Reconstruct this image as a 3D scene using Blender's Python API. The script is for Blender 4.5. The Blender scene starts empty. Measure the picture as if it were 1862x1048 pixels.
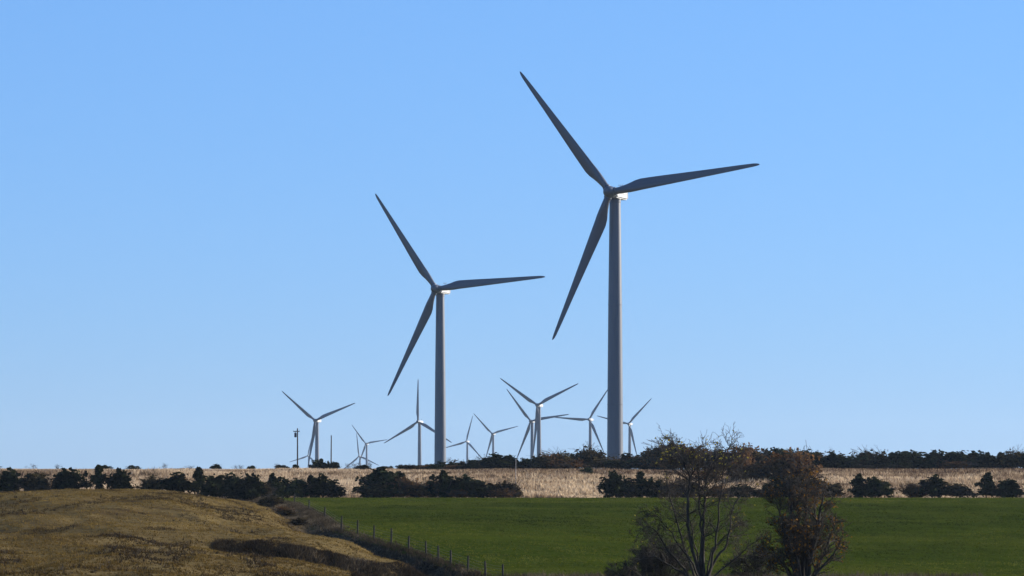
import bpy, math, random
import numpy as np
from mathutils import Vector

R = math.radians
S = bpy.context.scene
COL = S.collection
rng = np.random.default_rng(11)
random.seed(11)

# ------------------------------------------------------------------ camera, sky, sun, exposure
F = 6300.0            # focal length in pixels of the 1862 px wide photograph
CX, HY = 931.0, 897.0  # principal column, eye-level row
cam = bpy.data.cameras.new('camera')
cam.sensor_width = 36.0
cam.lens = 36.0 * F / 1862.0
cam.shift_y = (HY - 524.0) / 1862.0
cam.clip_start = 1.0
cam.clip_end = 60000.0
co = bpy.data.objects.new('camera', cam)
COL.objects.link(co)
co.rotation_euler = (R(90), 0, 0)
S.camera = co

SUN_AZ, SUN_EL = 64.0, 18.0     # clockwise from the viewing direction; height
w = bpy.data.worlds.new('World')
S.world = w
w.use_nodes = True
nt = w.node_tree
bg = nt.nodes['Background']
sk = nt.nodes.new('ShaderNodeTexSky')
sk.sky_type = 'NISHITA'
sk.sun_disc = False
sk.sun_elevation = R(SUN_EL)
sk.sun_rotation = R(SUN_AZ)
sk.air_density = 1.1
sk.dust_density = 0.0
sk.ozone_density = 10.0
gm = nt.nodes.new('ShaderNodeGamma')
gm.inputs[1].default_value = 0.5
mx = nt.nodes.new('ShaderNodeMix')
mx.data_type = 'RGBA'
mx.blend_type = 'MULTIPLY'
mx.inputs['Factor'].default_value = 1.0
mx.inputs['B'].default_value = (1.03, 1.34, 1.88, 1)
nt.links.new(sk.outputs[0], gm.inputs[0])
nt.links.new(gm.outputs[0], mx.inputs['A'])
nt.links.new(mx.outputs['Result'], bg.inputs[0])
bg.inputs[1].default_value = 0.1

sl = bpy.data.lights.new('sun', 'SUN')
sl.energy = 5.0
sl.angle = R(0.5)
sl.color = (1.0, 0.91, 0.78)
so = bpy.data.objects.new('sun', sl)
COL.objects.link(so)
sd = Vector((math.sin(R(SUN_AZ)) * math.cos(R(SUN_EL)), math.cos(R(SUN_AZ)) * math.cos(R(SUN_EL)), math.sin(R(SUN_EL))))
so.rotation_euler = sd.to_track_quat('Z', 'Y').to_euler()
so.location = (300, 200, 400)
S.view_settings.view_transform = 'Standard'
S.view_settings.look = 'None'
S.view_settings.gamma = 1.0
S.view_settings.exposure = 1.15
S.render.engine = 'CYCLES'
S.cycles.max_bounces = 5
S.cycles.volume_bounces = 0


# ------------------------------------------------------------------ helpers
def tag(o, label=None, cat=None, group=None, kind=None):
    if label: o['label'] = label
    if cat: o['category'] = cat
    if group: o['group'] = group
    if kind: o['kind'] = kind
    return o


def link(name, data, parent=None, loc=None):
    o = bpy.data.objects.new(name, data)
    COL.objects.link(o)
    if parent: o.parent = parent
    if loc is not None: o.location = loc
    return o


def npmesh(name, V, Fc, mat, smooth=True, attr=None):
    """V (n,3); Fc (m,k) one face size"""
    V = np.asarray(V, np.float32)
    Fc = np.asarray(Fc, np.int32)
    me = bpy.data.meshes.new(name)
    n, m, k = len(V), len(Fc), Fc.shape[1]
    me.vertices.add(n)
    me.vertices.foreach_set('co', V.ravel())
    me.loops.add(m * k)
    me.loops.foreach_set('vertex_index', Fc.ravel())
    me.polygons.add(m)
    me.polygons.foreach_set('loop_start', np.arange(0, m * k, k, dtype=np.int32))
    me.polygons.foreach_set('use_smooth', np.full(m, smooth, bool))
    me.update(calc_edges=True)
    if attr is not None:
        a = me.attributes.new('shade', 'FLOAT', 'POINT')
        a.data.foreach_set('value', np.asarray(attr, np.float32))
    if mat: me.materials.append(mat)
    return me


def pymesh(name, V, Fc, mat, smooth=False):
    me = bpy.data.meshes.new(name)
    me.from_pydata([tuple(v) for v in V], [], Fc)
    me.update()
    if smooth:
        me.polygons.foreach_set('use_smooth', [True] * len(me.polygons))
    me.materials.append(mat)
    return me


_tab = np.random.default_rng(5).random((256, 256))


def vnoise(x, y):
    x = np.asarray(x, float); y = np.asarray(y, float)
    xi = np.floor(x).astype(int); yi = np.floor(y).astype(int)
    fx = x - xi; fy = y - yi
    fx = fx * fx * (3 - 2 * fx); fy = fy * fy * (3 - 2 * fy)
    g = lambda a, b: _tab[a & 255, b & 255]
    return ((g(xi, yi) * (1 - fx) + g(xi + 1, yi) * fx) * (1 - fy)
            + (g(xi, yi + 1) * (1 - fx) + g(xi + 1, yi + 1) * fx) * fy) * 2 - 1


def fbm(x, y, o=3):
    r = 0; a = 1.0
    for i in range(o):
        r = r + a * vnoise(x + 17.3 * i, y + 9.1 * i); a *= .5; x = x * 2.03; y = y * 2.03
    return r


def sstep(a, b, x):
    t = np.clip((np.asarray(x, float) - a) / (b - a), 0, 1)
    return t * t * (3 - 2 * t)


# ------------------------------------------------------------------ materials
def new_mat(name):
    m = bpy.data.materials.new(name)
    m.use_nodes = True
    n = m.node_tree
    return m, n, n.nodes['Principled BSDF'], n.nodes['Material Output']


def N(n, t, **kw):
    x = n.nodes.new(t)
    for k, v in kw.items(): setattr(x, k, v)
    return x


def ramp(n, fac, stops):
    r = n.nodes.new('ShaderNodeValToRGB')
    e = r.color_ramp.elements
    while len(e) < len(stops): e.new(0.5)
    for el, (p, c) in zip(e, stops):
        el.position = p; el.color = (*c, 1)
    n.links.new(fac, r.inputs[0])
    return r.outputs[0]


def noise(n, scale, detail=4, rough=.55, vec=None, distort=0):
    t = n.nodes.new('ShaderNodeTexNoise')
    t.inputs['Scale'].default_value = scale
    t.inputs['Detail'].default_value = detail
    t.inputs['Roughness'].default_value = rough
    t.inputs['Distortion'].default_value = distort
    if vec is not None: n.links.new(vec, t.inputs['Vector'])
    return t.outputs[0]


def mixc(n, fac, a, b, mode='MIX'):
    m = n.nodes.new('ShaderNodeMix')
    m.data_type = 'RGBA'; m.blend_type = mode
    for s, v in (('Factor', fac), ('A', a), ('B', b)):
        if isinstance(v, (int, float)): m.inputs[s].default_value = v
        elif isinstance(v, tuple): m.inputs[s].default_value = (*v, 1)
        else: n.links.new(v, m.inputs[s])
    return m.outputs['Result']


def mapped(n, scale):
    tc = n.nodes.new('ShaderNodeNewGeometry')
    mp = n.nodes.new('ShaderNodeMapping')
    mp.inputs['Scale'].default_value = scale
    n.links.new(tc.outputs['Position'], mp.inputs['Vector'])
    return mp.outputs[0]


def ground_mat(name, stops, s1, s2, c_patch, patch_scale, bump=.3, stretch=(1, 1, 1), patch=(.45, .62)):
    m, n, p, o = new_mat(name)
    v = mapped(n, stretch)
    c1 = ramp(n, noise(n, s1, 6, .65, v), stops)
    pm = N(n, 'ShaderNodeMapRange')
    pm.inputs[1].default_value, pm.inputs[2].default_value = patch
    n.links.new(noise(n, patch_scale, 4, .6, v, .6), pm.inputs[0])
    c = mixc(n, pm.outputs[0], c1, c_patch)
    g = ramp(n, noise(n, s2, 3, .7, v), [(.3, (.62, .62, .62)), (.7, (1.25, 1.25, 1.25))])
    c = mixc(n, 1.0, c, g, 'MULTIPLY')
    n.links.new(c, p.inputs['Base Color'])
    p.inputs['Roughness'].default_value = .95
    p.inputs['Specular IOR Level'].default_value = .0
    b = N(n, 'ShaderNodeBump')
    b.inputs['Strength'].default_value = bump
    b.inputs['Distance'].default_value = .12
    n.links.new(noise(n, s2 * 1.7, 5, .7, v), b.inputs['Height'])
    n.links.new(b.outputs[0], p.inputs['Normal'])
    return m


def blade_mat(name, stops, transl=.35, rough=.8):
    """vegetation: colour picked from the 'shade' attribute, some light passing through"""
    m, n, p, o = new_mat(name)
    at = N(n, 'ShaderNodeAttribute', attribute_name='shade')
    c = ramp(n, at.outputs['Fac'], stops)
    n.links.new(c, p.inputs['Base Color'])
    p.inputs['Roughness'].default_value = rough
    p.inputs['Specular IOR Level'].default_value = .0
    t = N(n, 'ShaderNodeBsdfTranslucent')
    n.links.new(c, t.inputs[0])
    ms = N(n, 'ShaderNodeMixShader')
    ms.inputs[0].default_value = transl
    n.links.new(p.outputs[0], ms.inputs[1])
    n.links.new(t.outputs[0], ms.inputs[2])
    n.links.new(ms.outputs[0], o.inputs[0])
    return m


def leaf_mat(name, c0, c1, transl=.2, var=.5):
    m, n, p, o = new_mat(name)
    at = N(n, 'ShaderNodeAttribute', attribute_name='shade')
    c = mixc(n, at.outputs['Fac'], c0, c1)
    oi = N(n, 'ShaderNodeObjectInfo')
    g = N(n, 'ShaderNodeMapRange')
    g.inputs[3].default_value = 1 - var; g.inputs[4].default_value = 1 + var
    n.links.new(oi.outputs['Random'], g.inputs[0])
    c = mixc(n, 1.0, c, g.outputs[0], 'MULTIPLY')
    n.links.new(c, p.inputs['Base Color'])
    p.inputs['Roughness'].default_value = .75
    p.inputs['Specular IOR Level'].default_value = .0
    t = N(n, 'ShaderNodeBsdfTranslucent')
    n.links.new(c, t.inputs[0])
    ms = N(n, 'ShaderNodeMixShader')
    ms.inputs[0].default_value = transl
    n.links.new(p.outputs[0], ms.inputs[1])
    n.links.new(t.outputs[0], ms.inputs[2])
    n.links.new(ms.outputs[0], o.inputs[0])
    return m


def bark_mat(name, c0, c1, sc=6):
    m, n, p, o = new_mat(name)
    v = mapped(n, (1, 1, .25))
    c = ramp(n, noise(n, sc, 5, .65, v), [(.3, c0), (.7, c1)])
    n.links.new(c, p.inputs['Base Color'])
    p.inputs['Roughness'].default_value = .9
    p.inputs['Specular IOR Level'].default_value = .2
    b = N(n, 'ShaderNodeBump')
    b.inputs['Strength'].default_value = .5
    b.inputs['Distance'].default_value = .03
    n.links.new(noise(n, sc * 2, 4, .6, v), b.inputs['Height'])
    n.links.new(b.outputs[0], p.inputs['Normal'])
    return m


def paint_mat(name, c, rough, spec=.5, coat=0.0):
    m, n, p, o = new_mat(name)
    tc = N(n, 'ShaderNodeTexCoord')
    mp = N(n, 'ShaderNodeMapping')
    mp.inputs['Scale'].default_value = (1.2, 1.2, .08)
    n.links.new(tc.outputs['Object'], mp.inputs[0])
    d = noise(n, 1.0, 5, .6, mp.outputs[0])
    k = ramp(n, d, [(.3, tuple(x * .86 for x in c)), (.65, c)])
    n.links.new(k, p.inputs['Base Color'])
    rr = N(n, 'ShaderNodeMapRange')
    rr.inputs[3].default_value = rough - .06; rr.inputs[4].default_value = rough + .08
    n.links.new(d, rr.inputs[0])
    n.links.new(rr.outputs[0], p.inputs['Roughness'])
    p.inputs['Specular IOR Level'].default_value = spec
    p.inputs['Coat Weight'].default_value = coat
    p.inputs['Coat Roughness'].default_value = .3
    return m


M_paint = paint_mat('shaded_turbine_paint', (.10, .112, .138), .36, .45, .0)  # white tower paint darkened: shade put into the base colour
M_blade = paint_mat('shaded_blade_gelcoat', (.075, .084, .105), .32, .5, .0)  # darkened the same way, keeps blades and hub as shaded silhouettes
M_nac = paint_mat('nacelle_paint', (.46, .465, .465), .4, .4, .0)  # left much paler than the tower, for its sunlit side
M_dark = paint_mat('dark_metal', (.05, .05, .055), .5)
M_field = ground_mat('green_field', [(.3, (.022, .034, .003)), (.7, (.042, .058, .005))], .35, 3.0, (.065, .072, .008), .045, .4, (.5, 1, 1), (.5, .75))
M_past = ground_mat('pasture_turf', [(.3, (.075, .052, .022)), (.7, (.15, .108, .044))], .5, 2.6, (.04, .026, .014), .16, .5, (.45, 1, 1), (.52, .7))
M_ditch = ground_mat('ditch_soil', [(.3, (.045, .032, .02)), (.7, (.10, .075, .045))], .8, 3.0, (.03, .022, .014), .3, .6)
M_ridge = ground_mat('ridge_soil', [(.3, (.17, .12, .085)), (.7, (.32, .25, .18))], .4, 2.0, (.12, .08, .06), .06, .5, (.4, 1, 1))
M_plain = ground_mat('plain_turf', [(.3, (.12, .11, .05)), (.7, (.22, .19, .09))], .05, .4, (.07, .09, .035), .006, .3)
M_trunk = bark_mat('dark_bark', (.018, .014, .011), (.06, .05, .04))
M_twig = bark_mat('twig_bark', (.022, .017, .013), (.065, .052, .04), 9)
M_pole = bark_mat('weathered_pole', (.04, .03, .025), (.09, .075, .06), 3)
M_cedar = leaf_mat('cedar_needles', (.006, .009, .005), (.034, .040, .017), .14, .45)
M_scrub = leaf_mat('scrub_leaves', (.012, .010, .006), (.075, .056, .024), .25, .4)
M_rust = leaf_mat('rust_leaves', (.04, .021, .010), (.16, .085, .034), .3, .35)
M_yel = leaf_mat('yellow_leaves', (.16, .13, .02), (.36, .31, .06), .4, .15)
M_orange = leaf_mat('orange_leaves', (.025, .014, .007), (.24, .12, .022), .35, .15)
M_post = bark_mat('weathered_post', (.02, .017, .014), (.05, .042, .035), 5)
M_wire = paint_mat('wire_steel', (.06, .055, .05), .6)
M_grass_f = blade_mat('wheat_blades', [(0, (.012, .020, .003)), (.45, (.053, .066, .009)), (.75, (.105, .112, .016)), (1, (.16, .16, .03))], .35)
M_grass_p = blade_mat('pasture_blades', [(0, (.028, .018, .008)), (.6, (.145, .095, .027)), (1, (.27, .19, .066))], .3)
M_grass_r = blade_mat('bluestem_blades', [(0, (.045, .025, .016)), (.3, (.16, .107, .066)), (.65, (.40, .29, .175)), (1, (.70, .55, .37))], .4)
M_weed = blade_mat('weed_stalks', [(0, (.018, .013, .008)), (.6, (.06, .045, .028)), (1, (.18, .14, .09))], .25)

# ------------------------------------------------------------------ terrain
FY = np.array([200, 280, 290, 300, 311, 320, 330, 345, 385, 430, 470, 490, 510, 540, 600.])
FX = np.array([6, 5.5, 1.5, -2.29, -5.48, -7.92, -11.5, -17.0, -20.8, -25.2, -29.5, -35, -43, -56, -80.])
BY = np.array([-400, 0, 50, 100, 150, 200, 250, 275, 290, 300, 311, 320, 330, 345, 385, 430, 470, 500, 507, 520, 560, 600, 650, 690, 704, 725, 770, 830, 880])
BZ = np.array([-1.7, -1.7, -2.5, -4, -5.2, -6.3, -7.3, -7.65, -7.6, -7.15, -6.35, -5.7, -4.85, -3.6, -2.8, -2.1, -1.4, -.63, -.78, -.5, .9, 2.3, 3.6, 4.7, 4.85, 4.4, 2.0, -1.0, -1.8])
# right-hand part of the field: an even slope
BZ2 = np.interp(BY, [-400, 0, 50, 100, 150, 200, 250, 275, 290, 300, 340, 400, 450, 500, 507, 520, 560, 600, 650, 690, 704, 725, 770, 830, 880],
                [-1.7, -1.7, -2.5, -4, -5.2, -6.3, -7.3, -7.65, -7.6, -7.2, -5.5, -3.3, -1.85, -.63, -.78, -.5, .9, 2.3, 3.6, 4.7, 4.85, 4.4, 2.0, -1.0, -1.8])

# hub column, hub row, blade length in pixels, rotor phase
TURB = [(1109, 349.5, 286, 7.9), (792.5, 525.5, 213, 4.4), (573, 765, 85.5, 21), (760, 767, 77, -30), (977, 737, 88, 25.5),
        (965, 766, 75, 8.7), (1071, 763, 69, 56), (1143, 771, 63, 46), (895, 789, 52, 14.5), (848, 803, 48, 75),
        (665, 807, 44, 9), (653, 830, 43, 97), (560, 829, 39, 77)]
BL = 41.25
HUBH = 80.0
YAW = R(22)
OVER = 3.9
SITES = []
for (hx, hy, L, ph) in TURB:
    L *= 1.01
    D = F * BL / L
    H = np.array([(hx - CX) / F * D, D, (HY - hy) / F * D])
    base = np.array([H[0] + OVER * math.sin(YAW), H[1] + OVER * math.cos(YAW), H[2] - HUBH - OVER * math.sin(R(1.5))])
    SITES.append((H, base, D, ph))
SP = np.array([s[1] for s in SITES])


def smooth_interp(y, ys, zs):
    z = 0
    for k in (-6, -3, 0, 3, 6):
        z = z + np.interp(y + k * np.clip((np.abs(y) - 100) / 200, .2, 1.2) * .6, ys, zs)
    return z / 5


def xf(y):
    return np.interp(y, FY, FX)


def height(x, y, detail=True):
    x = np.asarray(x, float); y = np.asarray(y, float)
    u = x - xf(y)
    a = smooth_interp(y, BY, BZ); b = smooth_interp(y, BY, BZ2)
    k = sstep(5, 45, u)
    z = a * (1 - k) + b * k
    # the pasture rises to the left of the ditch
    d = np.maximum(0, np.minimum(xf(y) - 5, -8) - x)
    z = z + (4.2 - 2.2 * sstep(360, 440, y)) * (1 - np.exp(-d / 10.5)) * sstep(150, 270, y) * (1 - sstep(475, 530, y)) * (1 - .6 * sstep(38, 75, -x))
    # ditch beside the fence
    dep = 1.5 * sstep(285, 300, y) * (1 - sstep(335, 375, y)) + .45 * sstep(340, 370, y) * (1 - sstep(480, 510, y))
    z = z - dep * np.exp(-((u + 3.1) / 1.7) ** 2)
    # washed-out gully crossing the pasture into the ditch
    yc = 290 + .5 * (x + 8) * .12 + 2.0 * np.sin(x * .33) + 10 * sstep(-13, -6, x)
    win = sstep(-27, -20, x) * (1 - sstep(-7, -4, x))
    t = (y - yc)
    z = z - 1.5 * win * np.where(t < 0, np.exp(-(t / 4.0) ** 2), np.exp(-(t / 2.0) ** 2)) - 1.15 * win * np.where(t < 0, np.exp(-(t / 22.) ** 2), np.exp(-(t / 3.2) ** 2))
    yc2 = 262 + 3 * np.sin(x * .21 + 1)
    win2 = sstep(-16, -11, x) * (1 - sstep(-5, -2, x))
    t2 = (y - yc2)
    z = z - .8 * win2 * np.where(t2 < 0, np.exp(-(t2 / 5.) ** 2), np.exp(-(t2 / 2.5) ** 2))
    if detail:
        pas = (1 - sstep(-6, -3, u)) * (1 - sstep(470, 500, y)) * sstep(150, 200, y)
        z = z + pas * (.42 * fbm(x * .12, y * .06, 3) + .16 * fbm(x * .33 + 5, y * .16, 2) + .06 * fbm(x * .9, y * .5, 2))
        fld = sstep(.5, 3, u) * sstep(295, 310, y) * (1 - sstep(485, 498, y))
        z = z + fld * (.13 * fbm(x * .05 + 3, y * .035, 2) + .025 * fbm(x * .35, y * .25, 2))
        rid = sstep(515, 545, y) * (1 - sstep(800, 880, y))
        z = z + rid * (.30 * fbm(x * .05 + 9, y * .045, 3) * (1 - .6 * sstep(660, 690, y)))
    # the plain behind the ridge, through the turbine bases
    far = sstep(800, 885, y)
    yy = np.maximum(y, 700)
    wsum = 0; zs = 0
    for s in SP:
        ww = 1 / (((x - s[0]) ** 2 + (y - s[1]) ** 2) + 30.) ** 1.5
        wsum = wsum + ww; zs = zs + ww * s[2]
    z = z * (1 - far) + far * (zs / wsum)
    return z


def H1(x, y):
    return float(height(np.array([x]), np.array([y]))[0])


uf = np.arange(-150, 150.1, 1.1)
ue = np.concatenate([[-1.0] * 0, 150 + np.cumsum(4 * 1.38 ** np.arange(18))])
U = np.concatenate([-ue[::-1], uf, ue])
U = np.unique(np.concatenate([U[np.abs(U + 3) > 4.5], np.arange(-7.5, 1.6, .55)]))
Y = np.concatenate([[-8000, -2500, -900, -400], np.arange(-200, 180, 12), np.arange(180, 285, 1.5), np.arange(285, 350, .6), np.arange(350, 520, 1.2),
                    np.arange(520, 730, 1.5), 730 + np.cumsum(3 * 1.07 ** np.arange(96))])
Y = np.sort(np.append(Y, 500.0))
Y = Y[np.append(np.diff(Y) > .2, True)]
UU, YY = np.meshgrid(U, Y)
warp = xf(YY) * (1 - sstep(520, 700, YY)) + xf(np.full_like(YY, 520)) * sstep(520, 700, YY) * .3
XX = UU + warp * np.exp(-(np.maximum(np.abs(UU) - 90, 0) / 60) ** 2)
ZZ = height(XX, YY)
# turbine pads: the plain mesh is coarse, so the towers also reach a little below it
P = np.stack([XX, YY, ZZ], -1).reshape(-1, 3)
nu = len(U)
ii, jj = np.meshgrid(np.arange(len(Y) - 1), np.arange(nu - 1), indexing='ij')
quads = np.stack([ii * nu + jj, ii * nu + jj + 1, (ii + 1) * nu + jj + 1, (ii + 1) * nu + jj], -1).reshape(-1, 4)
ctr = P[quads].mean(1)
uc = ctr[:, 0] - xf(ctr[:, 1])
yc_ = ctr[:, 1]
edge = 500.0
reg = np.full(len(quads), 'plain', dtype=object)
reg[(yc_ >= edge) & (yc_ < 780)] = 'grassy_ridge'
near = (yc_ < edge)
reg[near & (uc < -.9)] = 'pasture'
reg[near & (uc >= -6) & (uc < -.9) & (yc_ < 350)] = 'ditch'
reg[near & (uc >= -.9)] = 'green_field'
reg[(yc_ < 288)] = 'pasture'
for nm, mt in (('pasture', M_past), ('ditch', M_ditch), ('green_field', M_field), ('grassy_ridge', M_ridge), ('plain', M_plain)):
    q = quads[reg == nm]
    idx, inv = np.unique(q, return_inverse=True)
    me = npmesh(nm, P[idx], inv.reshape(-1, 4), mt)
    tag(link(nm, me), kind='structure')


# ------------------------------------------------------------------ pixel -> place
def at(px, Yd, py=None):
    """column px at distance Yd; z from the ground, or from row py"""
    x = (px - CX) / F * Yd
    return np.array([x, Yd, H1(x, Yd) if py is None else (HY - py) / F * Yd])


# ------------------------------------------------------------------ grass scatters
def tufts(name, pts, hgt, wid, nb, mat, shade, lean=.35, label=None, cat='grass'):
    """pts (n,3): nb pointed blades at each"""
    n = len(pts)
    b = np.repeat(pts, nb, 0)
    hg = np.repeat(hgt, nb) * rng.uniform(.6, 1.15, n * nb)
    wd = np.repeat(wid, nb) * rng.uniform(.7, 1.3, n * nb)
    sh = np.clip(np.repeat(shade, nb) + rng.normal(0, .12, n * nb), 0, 1)
    a = rng.uniform(0, 2 * np.pi, n * nb)
    off = rng.normal(0, 1, (n * nb, 2)) * np.repeat(wid, nb)[:, None] * .8
    base = b.copy(); base[:, :2] += off; base[:, 2] -= .05
    dx, dy = np.cos(a) * wd * .5, np.sin(a) * wd * .5
    l = rng.normal(0, lean, (n * nb, 2)) * hg[:, None]
    v0 = base + np.stack([-dx, -dy, 0 * dx], 1)
    v1 = base + np.stack([dx, dy, 0 * dx], 1)
    v2 = base + np.stack([l[:, 0], l[:, 1], hg], 1)
    V = np.stack([v0, v1, v2], 1).reshape(-1, 3)
    Fc = np.arange(len(V)).reshape(-1, 3)
    at_ = np.stack([sh * .75, sh * .75, np.clip(sh * 1.15, 0, 1)], 1).ravel()
    o = link(name, npmesh(name, V, Fc, mat, False, at_))
    return tag(o, label, cat, kind='stuff')


def frustum_pts(n, y0, y1, pmin=-330, pmax=2190, power=1.0):
    t = rng.random(n) ** power
    y = y0 + (y1 - y0) * t
    x = (rng.uniform(pmin, pmax, n) - CX) / F * y
    return x, y


# ridge: dry bluestem
x, y = frustum_pts(122000, 509, 712)
z = height(x, y)
pale = .62 + .26 * fbm(x * .035, y * .03, 3) - .25 * sstep(.3, .75, fbm(x * .11 + 60, y * .07, 3))
band = sstep(622, 645, y + 10 * fbm(x * .05, y * 0 + 3, 2)) * sstep(-22, -2, x)        # browner sward under the crest
band = np.maximum(band, .8 * sstep(.25, .6, fbm(x * .022 + 40, y * .028, 3)))
shd = np.clip(pale * (1 - .62 * band) - .10 * sstep(560, 600, y) * sstep(640, 600, y) + rng.normal(0, .2, len(x)), 0, 1)
tufts('dry_prairie_grass', np.stack([x, y, z], 1), rng.uniform(.3, 1.0, len(x)) * np.clip(.85 + .5 * fbm(x * .09 + 20, y * .08, 2), .3, 1.6) * (1 - .6 * sstep(640, 680, y)), rng.uniform(.10, .30, len(x)), 4, M_grass_r, shd,
      label='dry tan bluestem grass covering the slope below the ridge')
# green field: winter wheat
x, y = frustum_pts(190000, 290, 501, power=.9)
k = (x - xf(y)) > .3
x, y = x[k], y[k]
z = height(x, y)
u = x - xf(y)
shd = .36 + .17 * fbm(x * .06, y * .05, 3) + .12 * fbm(x * .5, y * .12, 2) - .1 * np.exp(-((y - 420) / 45) ** 2) + .30 * np.exp(-u / 7) + .20 * sstep(380, 300, y) + .16 * sstep(455, 495, y) - .22 * sstep(.35, .8, fbm(x * .045 + y * .01 + 30, y * .03 + 12, 3))
row = np.abs(((x * .94 + y * .34 + 1.4 * fbm(x * .02, y * .02, 1)) / 9.) % 1 - .5) < .035
cr = ((y + .22 * x + 7 * fbm(x * .012 + 2, y * .012, 2)) / 15.) % 1
row = row | (np.abs(cr - .5) < .045) | (np.abs(cr - .62) < .03)          # wheel tracks along the contour
thin = sstep(.45, .85, fbm(x * .09 + 11, y * .06 + 3, 3))
shd = np.clip(shd - .24 * row - .12 * thin + rng.normal(0, .06, len(x)), 0, 1)
tufts('winter_wheat', np.stack([x, y, z], 1), rng.uniform(.08, .2, len(x)) * np.where(row, .5, 1), rng.uniform(.05, .12, len(x)), 4, M_grass_f, shd, .5,
      label='short green winter wheat filling the field behind the wire fence')
# pasture: short cured grass
x, y = frustum_pts(150000, 185, 480, -260, 960)
u = x - xf(y)
k = (u < -4.5 + 3.3 * sstep(345, 365, y)) & (y > 180)
x, y = x[k], y[k]; u = u[k]
z = height(x, y)
g = np.zeros_like(x)
yc = 290 + .5 * (x + 8) * .12 + 2.0 * np.sin(x * .33) + 10 * sstep(-13, -6, x)
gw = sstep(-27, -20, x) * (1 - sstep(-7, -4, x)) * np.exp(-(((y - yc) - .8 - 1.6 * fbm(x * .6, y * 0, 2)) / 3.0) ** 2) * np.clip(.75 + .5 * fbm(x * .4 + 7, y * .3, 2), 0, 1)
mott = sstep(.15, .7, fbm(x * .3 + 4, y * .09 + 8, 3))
shd = np.clip(.60 + .2 * fbm(x * .13, y * .05, 3) - .42 * mott - .55 * gw - .22 * sstep(300, 270, y), 0, 1)  # gully grass darkened: shade of the bank put into the colour
hh = rng.uniform(.08, .22, len(x)) * (1 + 1.2 * gw)
kk = rng.random(len(x)) > gw * .6
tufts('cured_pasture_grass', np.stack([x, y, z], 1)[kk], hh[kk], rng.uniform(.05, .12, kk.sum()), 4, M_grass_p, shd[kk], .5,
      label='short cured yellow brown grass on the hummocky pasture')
# dark weeds: ditch, gully, fence row, bottom edge of the field
pts = []; hs = []; sh = []
n = 30000
y = rng.uniform(283, 520, n)
k = (y < 350) | (rng.random(n) < .35)
y = y[k]; n = len(y)
u = rng.normal(-3.0, 1.2, n) * np.where(y < 350, 1, .85)
x = u + xf(y)
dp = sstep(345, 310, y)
pts.append(np.stack([x, y, height(x, y)], 1)); hs.append(rng.uniform(.15, .8, n) * (.5 + .5 * dp) * np.exp(-((u + 3) / 3.0) ** 2) * np.clip(.8 + .7 * fbm(x * .5 + 3, y * .2, 3), .2, 1.8))
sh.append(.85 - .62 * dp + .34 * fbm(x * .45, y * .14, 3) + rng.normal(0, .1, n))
n = 16000
x = rng.uniform(-25, -6, n)
yc = 290 + .5 * (x + 8) * .12 + 2.0 * np.sin(x * .33) + 10 * sstep(-13, -6, x)
y = yc + rng.normal(2.6, 2.6, n)
pts.append(np.stack([x, y, height(x, y)], 1)); hs.append(rng.uniform(.12, .8, n) * np.exp(-((y - yc - 2.2) / 4.5) ** 2) * np.clip(.75 + .6 * fbm(x * .7, y * .3 + 5, 2), .15, 1.5)); sh.append(.27 + .4 * fbm(x * .6, y * .3, 3) + rng.normal(0, .18, n))  # dry gully weeds, toned darker to paint in the bank's shade
n = 4500
x = rng.uniform(-12, -3, n); y = 262 + 3 * np.sin(x * .21 + 1) + rng.normal(1.0, 1.8, n)
pts.append(np.stack([x, y, height(x, y)], 1)); hs.append(rng.uniform(.15, .45, n)); sh.append(.2 + .2 * fbm(x * .5, y * .2, 2))
n = 5200   # tussocks scattered over the pasture
x, y = frustum_pts(n * 4, 200, 440, -60, 900)
k = ((x - xf(y)) < -5) & (fbm(x * .3 + 4, y * .09 + 8, 3) + .35 * sstep(300, 250, y) > rng.uniform(.2, .9, n * 4))
x, y = x[k][:n], y[k][:n]; n = len(x)
pts.append(np.stack([x, y, height(x, y)], 1)); hs.append(rng.uniform(.1, .38, n)); sh.append(rng.uniform(.15, .75, n))
n = 9000   # fringe along the near edge of the field
x = rng.uniform(-6, 40, n); y = rng.uniform(284, 297, n)
pts.append(np.stack([x, y, height(x, y)], 1)); hs.append(rng.uniform(.2, .8, n)); sh.append(.6 + .25 * fbm(x * .4, y * .3, 2))
n = 5000   # fence row
y = rng.uniform(300, 500, n); u = rng.normal(-.4, .5, n); x = u + xf(y)
pts.append(np.stack([x, y, height(x, y)], 1)); hs.append(rng.uniform(.12, .45, n)); sh.append(.55 + .25 * fbm(x * .4, y * .2, 2))
pts = np.concatenate(pts); hs = np.concatenate(hs); sh = np.clip(np.concatenate(sh), 0, 1)
tufts('dry_weeds', pts, hs, rng.uniform(.05, .14, len(pts)), 4, M_weed, sh, .4, label='dark dry weeds choking the ditch beside the wire fence', cat='weeds')


# ------------------------------------------------------------------ wind turbines
def lathe(prof, seg, axis='z', cap=True):
    V = []; Fc = []
    for (r, h) in prof:
        for k in range(seg):
            a = 2 * math.pi * k / seg
            V.append((r * math.cos(a), r * math.sin(a), h) if axis == 'z' else (r * math.cos(a), h, r * math.sin(a)))
    m = len(prof)
    for i in range(m - 1):
        for k in range(seg):
            a, b = i * seg + k, i * seg + (k + 1) % seg
            Fc.append((a, b, b + seg, a + seg) if axis == 'z' else (b, a, a + seg, b + seg))
    if cap:
        Fc.append(tuple(range(seg))[::-1] if axis == 'z' else tuple(range(seg)))
        t = tuple(range((m - 1) * seg, m * seg))
        Fc.append(t if axis == 'z' else t[::-1])
    return V, Fc


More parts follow.
